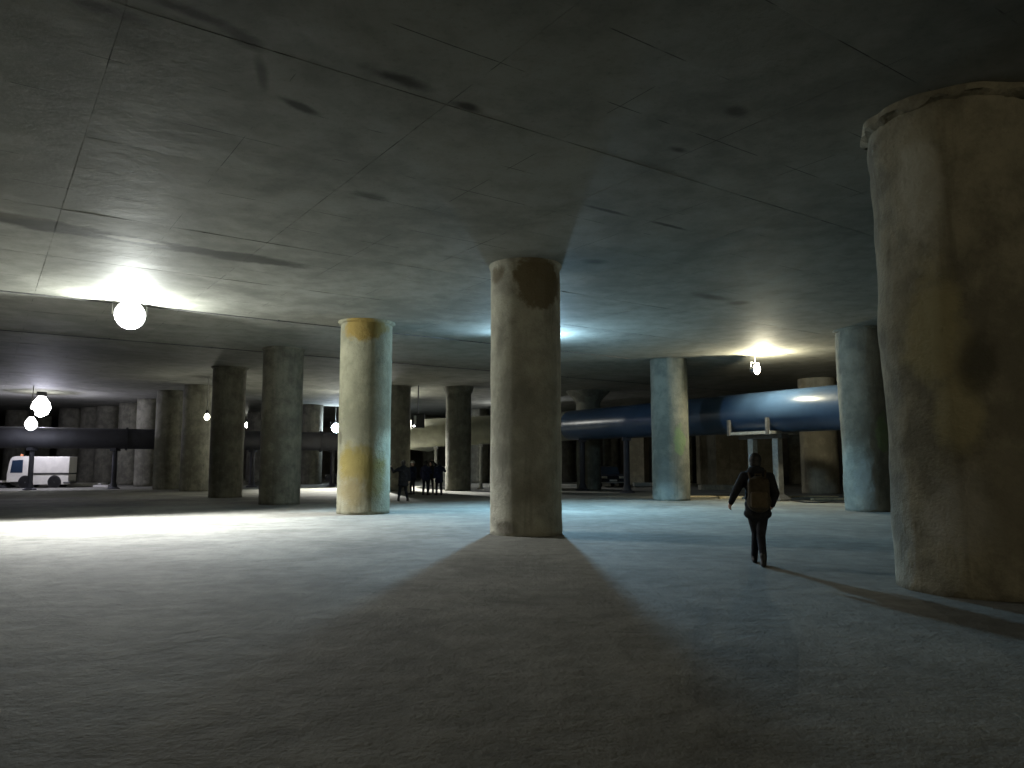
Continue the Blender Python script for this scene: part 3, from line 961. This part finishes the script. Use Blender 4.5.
def person(loc, rz, J, label, coat='cloth_black', trous='denim', voxel=0.014, hat=None, hood=True, coat_len=0.80, bulk=1.0, look=0.0):
    """J: joints in local metres, person faces local +y"""
    V = {k: Vector(v) for k, v in J.items()}
    hd, nk, ch, pv = V['head'], V['neck'], V['chest'], V['pelvis']
    Fh = Matrix.Translation(hd) @ Matrix.Rotation(look, 4, 'Z')
    b = MB()
    # head with face
    b.ball((0, 0, .02), (.076, .094, .115), 18, 12, Fh)
    b.ball((0, .03, -.06), (.055, .062, .06), 14, 9, Fh)
    b.ball((0, .10, -.015), (.014, .022, .026), 10, 7, Fh)          # nose
    b.ball((0, .086, -.066), (.026, .014, .009), 10, 7, Fh)         # lips
    for s in (-1, 1):
        b.ball((s * .078, -.005, 0), (.012, .022, .032), 10, 7, Fh)  # ears
        b.ball((s * .030, .082, .018), (.014, .010, .009), 10, 7, Fh)
    b.bone(nk - Vector((0, 0, .03)), hd - Vector((0, .01, .05)), .056, .052)
    b.bone(nk, ch, .06, .11)
    b.bone(ch, pv, .12, .12)
    for s, S in ((-1, 'l'), (1, 'r')):
        b.bone(ch + Vector((0, 0, .06)), V['sh' + S], .09, .055)
        b.bone(V['sh' + S], V['el' + S], .047, .040)
        b.bone(V['el' + S], V['ha' + S], .038, .027)
        d = V['ha' + S] - V['el' + S]
        hand(b, V['ha' + S], d, Vector((-s * .8, .5, 0)))
        b.bone(pv, V['hi' + S], .11, .085)
        b.bone(V['hi' + S], V['kn' + S], .075, .052)
        b.bone(V['kn' + S], V['an' + S], .052, .036)
        b.bone(V['an' + S], V['to' + S] + Vector((0, 0, .01)), .034, .026)
    o = link('person', remesh(b, 'person', M['skin'], voxel if voxel > .012 else .009, 4), None, loc)
    o.rotation_euler = (0, 0, rz)
    tag(o, label, 'person')
    # coat
    c = MB()
    hem = Vector((pv.x, pv.y, coat_len))
    for f_, r_ in ((0.0, .148), (0.35, .142), (0.7, .150), (1.0, .160)):
        q = ch.lerp(hem, f_)
        c.ball(q, (r_ * 1.22 * bulk, r_ * .86 * bulk, .12), 18, 9)
    for f_ in (.15, .5, .85):
        q = ch.lerp(hem, f_)
        c.ball(q, (.178 * bulk, .128 * bulk, .12), 18, 9)
    c.bone(nk - Vector((0, 0, .04)), ch, .085, .13)
    if hood:
        c.ball(nk + Vector((0, -.055, .01)), (.145, .095, .085), 16, 9)
        c.ball(nk + Vector((0, .03, -.005)), (.09, .08, .05), 16, 9)
    for S in 'lr':
        c.bone(ch + Vector((0, 0, .07)), V['sh' + S], .11, .083)
        c.bone(V['sh' + S], V['el' + S], .080, .066)
        c.bone(V['el' + S], V['el' + S].lerp(V['ha' + S], .98), .066, .047)
    link('coat', remesh(c, 'coat', M[coat], voxel, 5), o)
    # trousers
    t = MB()
    t.ball(pv, (.165, .125, .13), 16, 9)
    for S in 'lr':
        t.bone(V['hi' + S], V['kn' + S], .098, .070)
        t.bone(V['kn' + S], V['an' + S] + Vector((0, 0, .02)), .070, .055)
    link('trousers', remesh(t, 'trousers', M[trous], voxel, 5), o)
    for S in 'lr':
        s_ = MB()
        an, to = V['an' + S], V['to' + S]
        fwd = Vector((to.x - an.x, to.y - an.y, 0)).normalized()
        heel = an - fwd * .055 - Vector((0, 0, an.z - to.z)) * (0.75 if an.z > .15 else 1.0)
        heel.z = max(heel.z, .035)
        s_.bone(an + Vector((0, 0, .05)), an, .058, .056)
        s_.bone(an, heel, .055, .042)
        s_.bone(heel, to, .042, .040)
        s_.bone(an, to, .05, .040)
        link('boot', remesh(s_, 'boot', M['leather'], max(.012, voxel * .8), 3), o)
    hm = MB()
    if hat:
        hm.lathe([(.118, .03), (.125, .035), (.112, .05), (.105, .10), (.075, .145), (.02, .162)], 20, Fh)
        hm.ball((0, .10, .035), (.07, .05, .01), 12, 7, Fh)
        link('helmet', hm.mesh('helmet', M[hat], True), o)
    else:
        hm.ball((0, -.018, .040), (.100, .104, .108), 18, 12, Fh)
        hm.ball((0, -.050, -.03), (.088, .062, .085), 16, 9, Fh)
        link('hair', remesh(hm, 'hair', M['hair'], .012, 3), o)
    return o


# the walking person, back to the camera; local +y leads away
wp = ground(759, 566.5)
J = dict(head=(.015, .07, 1.635), neck=(.02, .04, 1.48), chest=(.035, .01, 1.30), pelvis=(0.025, -.01, .92),
         shl=(-.165, .02, 1.40), shr=(.225, .0, 1.39), ell=(-.305, .02, 1.15), hal=(-.375, .09, .985),
         elr=(.300, -.06, 1.14), har=(.255, .11, .95),
         hil=(-.06, .01, .86), hir=(.105, -.01, .86), knl=(-.005, .17, .50), knr=(.065, .03, .47),
         anl=(-.035, .42, .10), anr=(.085, -.10, .13), tol=(-.05, .60, .035), tor=(.10, .07, .04))
wk = person((wp.x, wp.y + .06, 0), R(-16), J, 'person in dark hooded coat walking alone, seen from behind', 'cloth_char', 'cloth_black', .011, coat_len=.82, bulk=1.12)

# backpack on the walker's back
bp = empty('backpack', (wp.x, wp.y + .06, 0), R(-16))
tag(bp, 'brown canvas backpack worn by the lone walking person', 'backpack')
m_ = MB()
m_.cbox((-.12, -.33, .90), (.21, -.12, 1.38), .07)
m_.ball((.045, -.23, 1.02), (.19, .15, .18), 18, 10)
m_.ball((.045, -.22, 1.26), (.17, .13, .16), 18, 10)
link('pack_body', remesh(m_, 'pack_body', M['pack_d'], .012, 6), bp)
m_ = MB()
m_.cbox((-.085, -.40, .92), (.175, -.30, 1.17), .04)
link('front_pocket', remesh(m_, 'front_pocket', M['pack'], .010, 4), bp)
MB().sweep([(-.07, -.16, 1.34), (-.10, -.02, 1.49), (-.10, .13, 1.40), (-.10, .17, 1.25), (-.15, .05, 1.05), (-.11, -.16, .98)], .018, 8).build('strap', M['pack_d'], bp, True)
MB().sweep([(.14, -.16, 1.34), (.16, -.02, 1.49), (.16, .13, 1.40), (.17, .17, 1.25), (.22, .05, 1.05), (.20, -.16, .98)], .018, 8).build('strap', M['pack_d'], bp, True)
MB().sweep([(0, -.21, 1.38), (0, -.22, 1.44), (.09, -.22, 1.44), (.09, -.21, 1.38)], .012, 8).build('grab_handle', M['pack_d'], bp, True)


def stand(**kw):
    J = dict(head=(0, .02, 1.62), neck=(0, 0, 1.46), chest=(0, 0, 1.28), pelvis=(0, 0, .92),
             shl=(-.19, 0, 1.39), shr=(.19, 0, 1.39), ell=(-.25, -.03, 1.12), elr=(.25, -.03, 1.12),
             hal=(-.27, .06, .88), har=(.27, .06, .88), hil=(-.09, 0, .87), hir=(.09, 0, .87),
             knl=(-.12, .03, .48), knr=(.11, .03, .48), anl=(-.14, 0, .09), anr=(.13, 0, .09), tol=(-.17, .16, .035), tor=(.16, .16, .035))
    J.update(kw)
    return J


def put(u, v, rz, J, label, **kw):
    p = ground(u, v)
    return person((p.x, p.y, 0), rz, J, label, voxel=.02, bulk=1.22, **kw)


put(403, 501, R(10), stand(ell=(-.42, .08, 1.25), hal=(-.52, .18, 1.44), knl=(-.14, .05, .48), anl=(-.19, .0, .09), tol=(-.22, .16, .035), anr=(.19, .02, .09), tor=(.24, .18, .035)),
    'person in long black coat reaching one arm out beside the pale column', coat='cloth_black', coat_len=.70)
put(412.5, 494.5, R(60), stand(), 'person with white helmet standing behind the arm-reaching person', coat='cloth_navy', hat='helmet', hood=False)
put(425.5, 495.2, R(-20), stand(elr=(.30, .02, 1.15), har=(.17, .22, 1.30)), 'person in navy jacket with bent arm, in the middle of the group', coat='cloth_navy', coat_len=.85)
put(430.5, 493.0, R(170), stand(ell=(-.32, .06, 1.55), hal=(-.16, .14, 1.76)), 'person with raised hand at the back of the group', coat='cloth_char', coat_len=.85)
put(439, 495.2, R(25), stand(elr=(.33, .05, 1.22), har=(.36, .22, 1.38)), 'person in dark blue jacket beside the wide-collared column', coat='cloth_navy', coat_len=.72)
